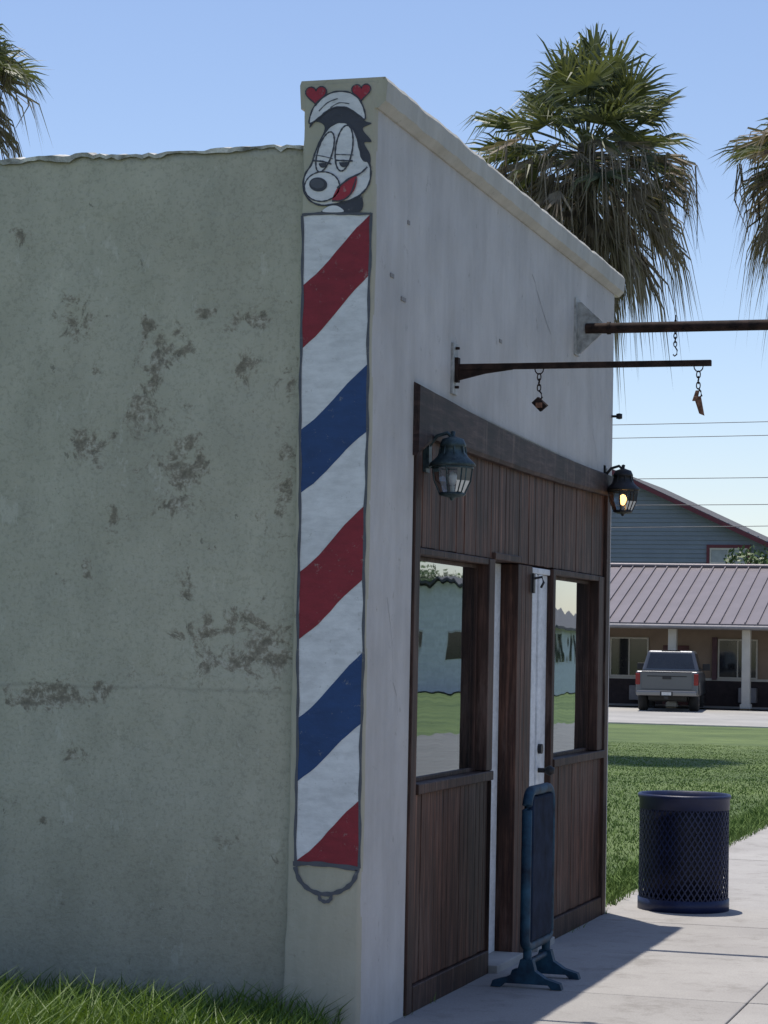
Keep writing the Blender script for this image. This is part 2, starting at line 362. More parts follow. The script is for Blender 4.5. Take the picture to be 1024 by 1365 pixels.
for x in xs:
    tz = topz(x)
    for k in range(NZ+1):
        z = -.2+(tz+.2)*k/NZ
        lump = .010*mnoise.noise(Vector((x*1.1, 7, z*1.1)))+.006*mnoise.noise(Vector((x*3.5, 3, z*3.0)))+.0025*mnoise.noise(Vector((x*10, 3, z*10)))
        wv = max([-.62]+[st-math.hypot((x-a)/rx, (z-c)/rz) for a, c, rx, rz, st in BL_]) if x > -2.6 else -.62+.7*max(0, mnoise.noise(Vector((x*1.5, 2, z*1.5))))
        vs.append((x, .045+lump+(.004 if wv > .3 else 0), z)); wear.append(wv+1)
    vs.append((x, .30, tz+.01)); wear.append(.38)
H_ = NZ+2; fs = [(i*H_+k, i*H_+k+1, (i+1)*H_+k+1, (i+1)*H_+k) for i in range(len(xs)-1) for k in range(NZ+1)]
b = MB(); b.add(vs, fs, 0, True); o = b.build("side_wall", [SIDE], shop)
at = o.data.attributes.new('wear', 'FLOAT', 'POINT'); at.data.foreach_set('value', wear)
b = MB(); vs = []
for x in xs:
    z = topz(x); q = max(0, mnoise.noise(Vector((x*5, 9, 0)))+.1)*.045*(1 if x < -.75 else .2)+.002+.014*random.random(); p_ = .004+.006*random.random()
    vs += [(x, .040-p_, z-q*.9-.002), (x, .036-p_, z+.004), (x, .12, z+.012+q*.7), (x, .30, z+.014)]
fs = []
for i in range(len(xs)-1):
    a = i*4; fs += [(a+j, a+j+1, a+j+5, a+j+4) for j in range(3)]
b.add(vs, fs); b.build("crumbling_wall_top", [mat("bare_cement", (.36, .355, .32), .95, .5, 12, c2=(.8, .79, .75), bs=.6, fine=.3)], shop)
b = MB(); b.box(-9.05, -8.8, .05, 5.1, -.2, 3.8); b.box(-8.8, -.33, 4.9, 5.1, -.2, 3.8); b.box(-8.8, -.33, .30, 4.9, 3.55, 3.65)
b.box(-8.8, -.33, .3, 4.9, -.1, .0); b.build("rear_walls_and_roof", [CAPM], shop)
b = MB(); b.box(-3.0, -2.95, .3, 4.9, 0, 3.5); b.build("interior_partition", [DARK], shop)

# timber shopfront
def boards(mb, y0, y1, z0, z1, xf=-.012, xb=-.15, wdt=.075, seed=0):
    rnd = random.Random(seed); nb = max(1, round((y1-y0)/wdt)); st = (y1-y0)/nb
    for i in range(nb):
        j = rnd.uniform(-.002, .002)
        mb.box(xb, xf+j, y0+i*st+.0008, y0+(i+1)*st-.0008, z0+rnd.uniform(0, .004), z1)
b = MB()
boards(b, .80, 5.08, 2.145, 2.80, seed=1)
boards(b, .80, 2.17, .13, 1.0, seed=2); boards(b, 2.76, 3.09, 0, 2.14, seed=3); boards(b, 3.58, 4.98, .13, 1.0, seed=4)
b.build("cedar_boards", [WOOD], shop, bevel=.0025, segs=1)
b = MB()
b.box(-.15, .012, .685, .775, 0.01, 2.70)          # end stile
b.box(-.15, .004, .777, .80, 0.13, 2.143)
b.box(-.15, .008, 2.06, 2.178, 1.052, 2.142)      # mullion
b.box(-.15, .006, 2.174, 2.182, .01, 1.0)
b.box(-.15, .008, 3.515, 3.578, .01, 2.142)
b.box(-.15, .008, 4.78, 4.9, 1.052, 2.142); b.box(-.15, .012, 4.982, 5.082, 0.01, 2.70); b.box(-.15, 0, 4.9, 4.98, 1.052, 2.142)
b.box(-.15, .018, .80, 2.176, 1.002, 1.05); b.box(-.15, .018, 3.57, 4.98, 1.002, 1.05)   # sills
b.box(-.15, .008, .80, 2.172, .01, .128); b.box(-.15, .008, 3.58, 4.98, .01, .128)
b.box(-.12, .004, .80, 2.058, 2.11, 2.143); b.box(-.12, .008, 2.184, 2.76, 2.144, 2.18); b.box(-.12, .006, 3.58, 4.778, 2.11, 2.143)
b.build("cedar_trim", [WOODT], shop, bevel=.004, segs=1)
b = MB(); n = 30; vs = []
for i in range(n+1):
    y = .655+(5.125-.655)*i/n; s_ = i/n; top = 2.895-.10*s_-.03*math.sin(math.pi*s_)+.004*mnoise.noise(Vector((y*3, 0, 0))); bot = 2.66-.02*math.sin(math.pi*s_)+.004*mnoise.noise(Vector((y*4, 3, 0)))
    bot -= .10*max(0, 1-i/2.0)
    vs += [(-.02, y, bot), (.022, y, bot), (.03, y, bot+.02), (.032, y, top-.012), (.0, y, top+.004), (-.02, y, top)]
fs = []
for i in range(n):
    for j in range(6): a = i*6+j; c = i*6+(j+1) % 6; fs.append((a, c, c+6, a+6))
fs += [tuple(range(6)), tuple(n*6+j for j in range(5, -1, -1))]
b.add(vs, fs); b.build("header_board", [WOODH], shop)
# doors
b = MB(); b.box(-.17, -.125, 2.182, 2.76, .03, 2.14); b.box(-.124, -.11, 2.60, 2.755, .03, 2.14)
b.box(-.06, -.012, 3.095, 3.20, .03, 2.10); b.box(-.08, -.028, 3.204, 3.513, .03, 2.10); b.box(-.027, -.012, 3.25, 3.33, .03, 2.1)
b.box(-.1, -.012, 3.095, 3.513, 2.102, 2.135)
b.build("white_doors", [WHITE], shop, bevel=.004)
b = MB(); b.box(-.17, .05, 2.19, 2.755, 0.0, .05); b.box(-.1, .05, 3.1, 3.51, 0, .05); b.build("door_thresholds", [CURB], shop, bevel=.005)
b = MB(); b.tube([(-.012, 3.29, 1.12), (.01, 3.29, 1.12)], .028, 0, 14); b.tube([(-.012, 3.29, 1.0), (.05, 3.29, 1.0)], .014, 0, 10); b.lathe([(0, -.03), (.028, -.015), (.028, .015), (0, .03)], (.055, 3.29, 1.0), 0, 14)
b.tube([(0, 3.05, 2.07), (.05, 3.05, 2.08), (.06, 3.05, 2.05), (.045, 3.05, 2.02)], .007); b.box(-.005, .008, 3.03, 3.07, 1.99, 2.1)
b.build("door_hardware", [IRON], shop)
# windows
BLI = mat("blind_slats", (.30, .33, .33), .6)
GX = -.065
for nm, y0, y1 in (("window", .80, 2.06), ("window.001", 3.578, 4.78)):
    b = MB(); b.add([(GX, y0, 1.05), (GX, y1, 1.05), (GX, y1, 2.11), (GX, y0, 2.11)], [(0, 1, 2, 3)]); b.build(nm+"_glass", [GLASS], shop)
    b = MB(); 
    b.box(GX-.02, GX+.015, y0, y0+.03, 1.05, 2.11); b.box(GX-.02, GX+.015, y1-.03, y1, 1.05, 2.11); b.box(GX-.02, GX+.015, y0+.03, y1-.03, 1.05, 1.07); b.box(GX-.02, GX+.015, y0+.03, y1-.03, 2.09, 2.11)
    b.build(nm+"_frame", [WOODT], shop, bevel=.003)
    b = MB(); z = 1.1
    while z < 1.85: b.hexa([(-.22, y0+.03, z), (-.20, y0+.03, z+.012), (-.20, y1-.03, z+.012), (-.22, y1-.03, z), (-.22, y0+.03, z+.002), (-.20, y0+.03, z+.014), (-.20, y1-.03, z+.014), (-.22, y1-.03, z+.002)]); z += .03
    b.build(nm+"_blinds", [BLI], shop)
b = MB()
for (y, z, l) in ((.25, 3.32, .05), (.42, 3.24, .07), (2.2, 3.28, .05), (3.3, 3.28, .06), (.5, 3.6, .03)): b.box(-.003, .005, y, y+l, z, z+.018)
b.build("filled_anchor_scars", [mat("filler", (.25, .24, .23), .9)], shop)
b = MB(); b.tube([(0, 5.12, 3.18), (.05, 5.12, 3.18)], .008); b.lathe([(0, -.02), (.02, -.015), (.02, .015), (0, .02)], (.05, 5.12, 3.18), 0, 10); b.build("wire_insulator", [IRON], shop)
b = MB(); rc_ = random.Random(4)
for (y, z, dy, dz, n) in ((4.45, 3.35, .05, -.09, 8), (.3, 1.9, .02, -.08, 6), (2.9, 3.75, .07, -.03, 7)):
    P = [(y, z)]
    for k in range(n): P.append((P[-1][0]+dy+rc_.uniform(-.04, .04), P[-1][1]+dz+rc_.uniform(-.03, .03)))
    for (a0, a1), (c0, c1) in zip(P[:-1], P[1:]):
        ww = rc_.uniform(.001, .003); b.add([(.0015, a0, a1-ww), (.0015, c0, c1-ww), (.0015, c0, c1+ww), (.0015, a0, a1+ww)], [(0, 1, 2, 3)])
b.build("render_cracks", [mat("crack", (.16, .15, .14), .9)], shop)

# ------------------------------------------------------------------ murals
def cat(pts, k=6, closed=True):
    out = []; n = len(pts)
    for i in range(n if closed else n-1):
        p0, p1, p2, p3 = [pts[(i+d) % n] if closed else pts[max(0, min(n-1, i+d))] for d in (-1, 0, 1, 2)]
        for j in range(k):
            t = j/k
            out.append(tuple(.5*((2*p1[a])+(-p0[a]+p2[a])*t+(2*p0[a]-5*p1[a]+4*p2[a]-p3[a])*t*t+(-p0[a]+3*p1[a]-3*p2[a]+p3[a])*t**3) for a in (0, 1)))
    if not closed: out.append(pts[-1])
    return out
class Mural:
    def __init__(s): s.b = MB(); s.mats = []
    def mi(s, m):
        if m not in s.mats: s.mats.append(m)
        return s.mats.index(m)
    def poly(s, pts, m, layer, smooth=True):
        if smooth: pts = cat(pts)
        y = -.0105-.0012*layer; s.b.add([(px2w(*p)[0], y, px2w(*p)[1]) for p in pts], [tuple(range(len(pts)))], s.mi(m))
    def ell(s, cx, cy, rx, ry, m, layer, rot=0, a0=0, a1=360):
        k = 28; P = []
        for i in range(k+(0 if a1-a0 == 360 else 1)):
            a = math.radians(a0+(a1-a0)*i/k); x = rx*math.cos(a); y = ry*math.sin(a); c, q = math.cos(rot), math.sin(rot)
            P.append((cx+x*c-y*q, cy+x*q+y*c))
        s.poly(P, m, layer, False)
    def oval(s, cx, cy, rx, ry, wd, m, layer, rot=0):
        c, q = math.cos(rot), math.sin(rot)
        s.line([(cx+rx*math.cos(a)*c-ry*math.sin(a)*q, cy+rx*math.cos(a)*q+ry*math.sin(a)*c) for a in [i*2*math.pi/14 for i in range(14)]], wd, m, layer, True, True)
    def line(s, pts, wd, m, layer, smooth=True, closed=False):
        if smooth: pts = cat(pts, 5, closed)
        if closed: pts = pts+[pts[0]]
        y = -.0105-.0012*layer; vs = []
        for i, p in enumerate(pts):
            a = pts[max(0, i-1)]; c = pts[min(len(pts)-1, i+1)]
            if closed and i in (0, len(pts)-1): a = pts[-2]; c = pts[1]
            dx, dy = c[0]-a[0], c[1]-a[1]; l = math.hypot(dx, dy) or 1; ww = wd*(.5+.12*math.sin(i*1.7))
            for sg in (-1, 1):
                X, Z = px2w(p[0]-dy/l*ww*sg, p[1]+dx/l*ww*sg); vs.append((X, y, Z))
        s.b.add(vs, [(2*i, 2*i+1, 2*i+3, 2*i+2) for i in range(len(pts)-1)], s.mi(m))
m1 = Mural()
def LX(y): return 403-(y-287)*.0085
def RX(y): return 494-(y-287)*.0175
wob = lambda y, k: .7*math.sin(y*.021+k)+.5*math.sin(y*.083+k*2)
ysamp = [287+i*(1155-287)/60 for i in range(61)]
m1.poly([(LX(y)+wob(y, 0), y) for y in ysamp]+[(RX(y)+wob(y, 2), y) for y in reversed(ysamp)], MW, 0, False)
def band(l0, r0, l1, r1, m):
    k = 10; top = []; bot = []
    for i in range(k+1):
        t = i/k; bul = math.sin(math.pi*t)
        yt = l0+(r0-l0)*t+5*math.sin(2*math.pi*t)*.5+bul*2+random.uniform(-.6, .6); yb = l1+(r1-l1)*t+5*math.sin(2*math.pi*t)*.5+bul*2+random.uniform(-.6, .6)
        yt = min(yt, 1152); yb = min(yb, 1153)
        xt = LX(yt)+(RX(yt)-LX(yt))*t; xb = LX(yb)+(RX(yb)-LX(yb))*t
        top.append((xt, max(yt, 289))); bot.append((xb, max(yb, 289)))
    m1.poly(top+bot[::-1], m, 1, False)
band(382, 289, 467, 371, MR); band(576, 490, 661, 580, MB_); band(767, 677, 856, 775, MR); band(961, 873, 1044, 966, MB_); band(1149, 1066, 1156, 1156, MR)
m1.line([(LX(y)+wob(y, 0)-1, y) for y in ysamp], 3.6, MG, 2, False); m1.line([(RX(y)+wob(y, 2)+1, y) for y in ysamp], 3.6, MG, 2, False)
m1.line([(401, 286), (430, 285), (465, 287), (496, 288)], 3.5, MG, 3); m1.line([(391, 1153), (430, 1152), (481, 1156)], 6, MG, 3)
m1.line([(394, 1157), (400, 1174), (415, 1187), (434, 1191), (455, 1186), (471, 1174), (478, 1158)], 5.5, MG, 3)
m1.line([(427, 1191), (428, 1198), (436, 1201), (442, 1197), (443, 1190)], 4.5, MG, 4)
m1.b.build("barber_pole_mural", m1.mats)
m2 = Mural()
def heart(cx, cy, s_):
    P = []
    for i in range(30):
        a = 2*math.pi*i/30; P.append((cx+s_*16*math.sin(a)**3/16, cy-s_*(13*math.cos(a)-5*math.cos(2*a)-2*math.cos(3*a)-math.cos(4*a))/16))
    m2.poly(P, MP, 1, False); m2.line(P, 1.6, MK, 2, False, True)
heart(420, 123, 14.5); heart(482, 122, 13)
m2.poly([(411, 168), (416, 152), (428, 143), (446, 137), (466, 140), (480, 150), (487, 162), (496, 166), (484, 173), (496, 190), (486, 192), (494, 208), (493, 222), (480, 222), (466, 200), (455, 178), (440, 176), (428, 196), (416, 214), (424, 190), (432, 168), (420, 160)], MK, 1)
HAIR = [(411, 162), (415, 144), (426, 130), (444, 121), (464, 122), (478, 131), (486, 147), (487, 160), (476, 152), (462, 143), (446, 142), (434, 147), (424, 155)]
m2.poly(HAIR, MW, 2); m2.line(HAIR, 2, MK, 3, True, True)
m2.line([(424, 146), (436, 135), (450, 130)], 1.5, MG, 3); m2.line([(440, 142), (452, 136), (466, 138)], 1.3, MG, 3)
FACE = [(405, 232), (414, 218), (420, 200), (432, 176), (446, 164), (462, 164), (474, 178), (480, 200), (484, 214), (493, 220), (495, 238), (489, 254), (474, 266), (452, 272), (428, 274), (411, 266), (403, 250)]
m2.poly(FACE, MW, 2); m2.line(FACE, 2.4, MK, 3, True, True)
m2.ell(433, 202, 10, 28, MW, 4, .3); m2.oval(433, 202, 10, 28, 2, MK, 5, .3)
m2.ell(459, 198, 11.5, 31, MW, 4, .14); m2.oval(459, 198, 11.5, 31, 2, MK, 5, .14)
m2.ell(430, 217, 5.5, 6.5, MK, 6, 0, 0, 180); m2.ell(459, 217, 6.5, 7, MK, 6, 0, 0, 180)
m2.line([(416, 213), (430, 215), (442, 219)], 2.2, MK, 6); m2.line([(447, 214), (459, 215), (471, 216)], 2.2, MK, 6)
m2.line([(420, 206), (431, 208), (444, 212)], 1.3, MG, 6); m2.line([(448, 206), (460, 207), (472, 208)], 1.3, MG, 6)
m2.ell(429, 249, 24, 20, MW, 6); m2.oval(429, 249, 24, 20, 1.8, MK, 7)
m2.ell(424, 246, 12.5, 9.5, MK, 8, .2); m2.ell(423, 245, 9.5, 6.5, MG, 9, .2)
m2.poly([(443, 268), (450, 252), (460, 243), (476, 237), (474, 254), (463, 266), (450, 270)], MP, 7)
m2.line([(450, 252), (466, 240), (482, 233), (491, 225)], 2.4, MK, 8); m2.line([(443, 269), (456, 269), (468, 261), (476, 240)], 2, MK, 8)
m2.poly([(440, 276), (452, 272), (470, 268), (482, 262), (480, 285), (430, 284), (434, 279)], MK, 2); m2.poly([(430, 283), (438, 276), (450, 276), (458, 284)], MW, 4)
m2.b.build("skunk_cartoon_mural", m2.mats)

# ------------------------------------------------------------------ lanterns
def lantern(loc, lit):
    e = empty("wall_lantern", loc); X = .108
    b = MB(); b.box(-.03, -.012, -.035, .035, -.02, .17); b.box(-.012, .0, -.025, .025, 0, .15)
    b.tube([(-.01, 0, .10), (.03, 0, .15), (.08, 0, .165), (X, 0, .14)], .009)
    c = (X, 0, 0)
    b.lathe([(0, .175), (.012, .17), (.008, .15), (.02, .145), (.05, .135), (.062, .11), (.062, .10), (.055, .098), (.058, .075), (.075, .05), (.105, .022), (.108, .01), (.09, .008), (0, .008)], c, 0, 20)
    for j in range(8): a = j*math.pi/4+.39; b.tube([(X+.058*math.cos(a), .058*math.sin(a), .1), (X+.066*math.cos(a), .066*math.sin(a), .055)], .004, 0, 5)
    for j in range(6):
        a = j*math.pi/3+.5; b.tube([(X+.097*math.cos(a), .097*math.sin(a), .01), (X+.088*math.cos(a), .088*math.sin(a), -.06), (X+.06*math.cos(a), .06*math.sin(a), -.122)], .0036, 0, 5)
    b.lathe([(.097, .006), (.101, .0), (.097, -.004)], c, 0, 24)
    b.lathe([(.057, -.116), (.064, -.122), (.058, -.13), (.03, -.136), (.012, -.14), (.008, -.15), (0, -.154)], c, 0, 20)
    b.build("metal_frame", [VERD if not lit else IRON], e)
    b = MB(); b.lathe([(.093, .004), (.084, -.06), (.056, -.12)], c, 0, 6, False); b.build("glass_shade", [LGL], e)
    b = MB(); b.tube([(X, 0, -.12), (X, 0, -.085)], .012, 0, 10); b.build("bulb_socket", [mat("ivory_socket", (.6, .58, .5), .5)], e)
    b = MB(); b.lathe([(0, -.085), (.012, -.08), (.022, -.055), (.024, -.04), (.016, -.022), (0, -.014)], c, 0, 14)
    b.build("bulb", [emit_mat("lit_bulb", (1, .5, .16), 5) if lit else mat("frosted_bulb", (.7, .7, .68), .3)], e)
    return e
lantern((.012, .91, 2.52), False); lantern((.012, 4.93, 2.68), True)

# ------------------------------------------------------------------ sign brackets
def link(b, c, ra, rb, plane, mi):
    P = []
    for i in range(12):
        a = 2*math.pi*i/12; u = ra*math.cos(a); v = rb*math.sin(a)
        P.append((c[0]+u, c[1], c[2]+v) if plane else (c[0], c[1]+u, c[2]+v))
    b.tube(P, .0035, mi, 6, closed=True)
def hook(b, x, z, scrap, mi=0, ms=1):
    link(b, (x, 0, z+.0), .022, .026, True, mi)
    for k in range(3): link(b, (x, 0, z-.04-.026*k), .009, .017, k % 2 == 0, mi)
    z2 = z-.115
    b.tube([(x, 0, z2+.01), (x+.012, 0, z2-.005), (x+.016, 0, z2-.025), (x, 0, z2-.04), (x-.014, 0, z2-.03)], .0045, mi, 6)
    if scrap == 1:
        b.hexa([(x-.035, -.008, z2-.05), (x+.01, -.012, z2-.095), (x+.014, .01, z2-.09), (x-.03, .012, z2-.045), (x-.005, -.008, z2-.022), (x+.042, -.01, z2-.066), (x+.046, .01, z2-.062), (x, .012, z2-.02)], mi)
        b.box(x-.012, x+.02, -.016, -.011, z2-.075, z2-.05, ms)
    if scrap == 2:
        b.hexa([(x-.02, -.01, z2-.03), (x+.012, -.01, z2-.028), (x+.012, .01, z2-.028), (x-.02, .01, z2-.03), (x+.006, -.006, z2-.11), (x+.03, -.012, z2-.12), (x+.03, .008, z2-.12), (x+.006, .008, z2-.11)], ms)
        b.hexa([(x-.028, -.006, z2-.05), (x-.005, -.006, z2-.05), (x-.005, .006, z2-.05), (x-.028, .006, z2-.05), (x-.012, -.004, z2-.0), (x+.006, -.004, z2-.0), (x+.006, .004, z2-.0), (x-.012, .004, z2-.0)], ms)
e = empty("sign_bracket", (0, 1.32, 3.03))
b = MB(); b.box(0, .012, -.045, .045, -.12, .13, 2); b.box(.012, .03, -.02, .02, -.06, .06, 0)
b.box(.012, 1.26, -.014, .014, .0, .028, 0)
b.prism([(.012, -.055), (.012, -.002), (.30, -.002), (.16, -.02)], -.008, .008, 'y', 0)
for z in (-.09, .1): b.lathe([(0, 0), (.012, 0), (.012, .012), (0, .012)], (.02, 0, z), 0, 6)
hook(b, .43, .0, 1); hook(b, 1.2, .0, 2)
b.build("bracket_arm", [RUST, RUSTO, ZINC], e, bevel=.002, segs=1)
e = empty("sign_bracket", (0, 4.04, 3.6))
b = MB(); b.box(0, .01, -.06, .06, -.16, .18, 2)
b.prism([(.01, -.15), (.01, .16), (.03, .16), (.16, .04), (.16, -.03), (.03, -.15)], -.006, .006, 'y', 2)
b.tube([(.06, 0, 0), (1.9, 0, .0)], .032, 0, 16)
b.tube([(.19, 0, 0), (.21, 0, 0)], .038, 0, 16); link(b, (.6, 0, .0), .006, .045, True, 0)
for k in range(3): link(b, (.6, 0, -.055-.024*k), .009, .017, k % 2 == 0, 0)
b.tube([(.6, 0, -.12), (.612, 0, -.14), (.61, 0, -.165), (.597, 0, -.175), (.588, 0, -.165)], .0045, 0, 6); b.tube([(.6, 0, .03), (.6, 0, .07)], .004, 0, 6)
b.build("bracket_arm", [RUST, RUSTO, ZINC], e)

# ------------------------------------------------------------------ trash can
NAVY = mat("navy_coated_steel", (.009, .016, .058), .45, .2, 10, bs=.15, spec=.35)
e = empty("trash_can", (.42, 5.6, .012)); b = MB(); Rr = .285; H0, H1 = .07, .66; NS = 46
for sgn in (-1, 1):
    for i in range(NS):
        a0 = 2*math.pi*i/NS; seg = 18; vs = []
        for k in range(seg+1):
            z = H0+(H1-H0)*k/seg; a = a0+sgn*1.3*k/seg
            for (dr, dz) in ((0, -.007), (.005, -.007), (.005, .007), (0, .007)):
                vs.append(((Rr+dr)*math.cos(a), (Rr+dr)*math.sin(a), z+dz))
        b.add(vs, [(k*4+j, k*4+(j+1) % 4, (k+1)*4+(j+1) % 4, (k+1)*4+j) for k in range(seg) for j in range(4)])
b.build("expanded_steel_basket", [NAVY], e)
b = MB()
b.lathe([(.282, .65), (.292, .65), (.293, .715), (.30, .72), (.303, .735), (.296, .746), (.282, .742), (.278, .70), (.278, .65)], (0, 0, 0), 0, 48)
b.lathe([(.275, .0), (.296, .0), (.296, .075), (.28, .08), (.275, .0)], (0, 0, 0), 0, 48)
b.build("rim_and_base", [NAVY], e)
b = MB()
b.lathe([(.0, .09), (.25, .09), (.262, .3), (.268, .55), (.27, .7), (.245, .71), (.235, .5), (0, .3)], (0, 0, 0), 0, 48); b.build("liner", [mat("black_bin_liner", (.008, .010, .022), .5, .3, 8, bs=.6, bd=.02, bscale=9, spec=.3)], e)

# ------------------------------------------------------------------ sign stand
TEAL = mat("faded_teal_plastic", (.010, .022, .045), .6, .4, 9, c2=(.018, .07, .12), bs=.2, spec=.25)
NV2 = mat("dark_blue_panel", (.008, .015, .034), .8, .4, 8, c2=(.014, .026, .055), spec=.08)
e = empty("sidewalk_sign_stand", (.31, 1.97, .012)); b = MB()
P = []
w2, z0, z1, rc = .255, .20, .965, .09
for (cy, cz, a0) in ((w2-rc, z1-rc, 0), (-w2+rc, z1-rc, 90), (-w2+rc, z0+rc*.4, 180), (w2-rc, z0+rc*.4, 270)):
    for i in range(7):
        a = math.radians(a0+90*i/6); rz = rc if cz > .5 else rc*.4; P.append((0, cy+rc*math.cos(a), cz+rz*math.sin(a)))
b.tube(P, .026, 0, 12, closed=True)
for sy in (-.20, .20):
    b.tube([(0, sy, .02), (0, sy, .22)], .022, 0, 12)
    b.prism([(-.18, 0), (-.13, 0), (-.11, .02), (.11, .02), (.13, 0), (.18, 0), (.17, .03), (.10, .05), (.045, .085), (.03, .14), (-.03, .14), (-.045, .085), (-.10, .05), (-.17, .03)], sy-.025, sy+.025, 'y', 0)
b.tube([(0, -.2, .12), (0, .2, .12)], .016, 0, 10)
b.build("tube_frame_and_feet", [TEAL], e, bevel=.004, segs=1)
b = MB(); b.box(-.025, .025, -.225, .225, .22, .94); b.build("message_panel", [NV2], e, bevel=.015)

# ------------------------------------------------------------------ palms
FR = leaf_mat("palm_frond_green", (.05, .065, .032), (.20, .215, .12), .22, .45)
DR = leaf_mat("palm_frond_dead", (.13, .105, .08), (.38, .32, .25), .15, .8)
TK = mat("palm_trunk", (.10, .085, .07), .95, .35, 3, (1, 1, 6), bs=.8, bd=.03, bscale=14)
def fan(b, hub, az, el, L, Rf, spread, nseg, droop, mi, rnd, pw=.014, web=.36):
    d = Vector((math.cos(az)*math.cos(el), math.sin(az)*math.cos(el), math.sin(el)))
    P = []; sag = .13*L*max(0, math.cos(el))
    for k in range(5):
        t = k/4; P.append(hub+d*L*t-Vector((0, 0, 1))*sag*t*t)
    b.tube(P, [pw*1.5, pw*1.2, pw, pw, pw*.8], mi, 4, caps=False)
    p = P[-1]; a = (P[-1]-P[-2]).normalized()
    s = a.cross(Vector((0, 0, 1)))
    if s.length < .1: s = Vector((-math.sin(az), math.cos(az), 0))
    s.normalize(); s = Matrix.Rotation(rnd.uniform(-.6, .6), 3, a) @ s; nn = s.cross(a)
    if nn.z < 0: nn = -nn
    dn = Vector((0, 0, -1)); q = []
    for i in range(nseg+1):
        ph = spread*(2*i/nseg-1); di = (a*math.cos(ph)+s*math.sin(ph)+nn*.18*abs(math.sin(ph))).normalized()
        fold = nn*(.02 if i % 2 else -.02)
        rr = Rf*(1-.22*(abs(ph)/spread)**2)
        q.append((di, rr, p+di*rr*web+fold+dn*droop*.08*rr))
    b.add([p]+[x[2] for x in q], [(0, i+1, i+2) for i in range(nseg)], mi)
    for i in range(nseg):
        if rnd.random() < .06: continue
        di = (q[i][0]+q[i+1][0]).normalized()+Vector((rnd.uniform(-.07, .07), rnd.uniform(-.07, .07), rnd.uniform(-.07, .07))); rr = (q[i][1]+q[i+1][1])/2*rnd.uniform(.85, 1.12)
        side = (q[i+1][2]-q[i][2]); g = droop*rnd.uniform(.6, 1.5)
        mA = p+di*rr*.72+dn*g*.22*rr; tip = p+di*rr*.98+dn*g*.75*rr
        b.add([q[i][2], q[i+1][2], mA+side*.3, mA-side*.3, tip], [(0, 1, 2, 3), (3, 2, 4)], mi)
def palm(loc, H, seed, sc=1.0, lean=(0, 0)):
    rnd = random.Random(seed); e = empty("palm_tree", loc); top = Vector((lean[0], lean[1], H))
    b = MB(); P = []; rs = []
    for k in range(40):
        t = k/39; P.append((lean[0]*t*t, lean[1]*t*t, H*t)); rs.append((.24-.09*t+(.07*(1-t)**8))*(1+.05*(k % 2)))
    b.tube(P, rs, 0, 14); b.build("trunk", [TK], e)
    b = MB(); n = 58
    for i in range(n):
        t = (i+.5)/n; el = math.radians(88-94*t**.85+rnd.uniform(-14, 14)); az = i*2.39996+rnd.uniform(-.5, .5)
        fan(b, top+Vector((0, 0, -.3*t)), az, el, rnd.uniform(.65, 1.4)*sc, rnd.uniform(.65, 1.0)*sc, math.radians(rnd.uniform(70, 112)), 30, rnd.uniform(.1, .7), 0, rnd, .013, .33)
    b.build("green_fronds", [FR], e)
    b = MB()
    for i in range(190):
        t = i/190; az = i*2.39996+rnd.uniform(-.5, .5); el = math.radians(12-86*t+rnd.uniform(-14, 14))
        fan(b, top+Vector((0, 0, -.15-1.0*t)), az, el, rnd.uniform(.6, 1.45)*sc*(1-.38*t), rnd.uniform(.5, .95)*sc, math.radians(rnd.uniform(15, 60)), 13, rnd.uniform(.9, 2.0), 0, rnd, .011, .22)
    for i in range(190):   # dangling stems and strings
        az = rnd.uniform(0, 6.28); ra = rnd.uniform(.3, 1.75)*sc; p = top+Vector((math.cos(az)*ra, math.sin(az)*ra, -.3-rnd.random()*.5)); l = rnd.uniform(.4, 1.5)
        b.tube([p, p+Vector((rnd.uniform(-.1, .1), rnd.uniform(-.1, .1), -l*.5)), p+Vector((rnd.uniform(-.2, .2), rnd.uniform(-.2, .2), -l))], [.016, .013, .005], 0, 3, caps=False)
    b.build("dead_frond_skirt", [DR], e); return e
palm((-5.38, 28.7, -.1), 10.3, 11, 1.12, (.0, 0)); palm((-1.15, 30.5, -.1), 10.75, 23, 1.12); palm((-16.35, 25.4, -.1), 11.75, 37, 1.1)

# ------------------------------------------------------------------ broadleaf trees
LEAF = leaf_mat("tree_leaf", (.03, .06, .015), (.10, .15, .04), 0, .5, 1); BARK = mat("bark", (.09, .075, .06), .95, .3, 5, bs=.7)
def tree(loc, H, W, seed, n=5000, name="leafy_tree", ls=.12):
    rnd = random.Random(seed); e = empty(name, loc); b = MB()
    b.tube([(0, 0, -.2), (.1, 0, H*.25), (0, .1, H*.5)], [H*.035, H*.028, H*.015], 0, 8); cl = []
    for i in range(14):
        a = i*2.4; rr = W*.5*math.sqrt(rnd.random())*.8; c = Vector((rr*math.cos(a), rr*math.sin(a), H*rnd.uniform(.42, .88))); cl.append((c, W*rnd.uniform(.14, .25)))
        b.tube([(.05, .02, H*.3), c*.6+Vector((0, 0, H*.1)), c], [H*.014, H*.008, .01], 0, 5)
    b.build("trunk_and_limbs", [BARK], e); b = MB()
    for i in range(n):
        c, q = rnd.choice(cl); v = Vector((rnd.gauss(0, 1), rnd.gauss(0, 1), rnd.gauss(0, .8))).normalized()*q*rnd.uniform(.5, 1.1); p = c+v
        x = Vector((rnd.gauss(0, 1), rnd.gauss(0, 1), rnd.gauss(0, 1))).normalized(); y = x.orthogonal().normalized(); s_ = ls*rnd.uniform(.6, 1.3)
        b.add([p-x*s_, p+y*s_*.5, p+x*s_, p-y*s_*.5], [(0, 1, 2, 3)])
    b.build("crown", [LEAF], e); return e
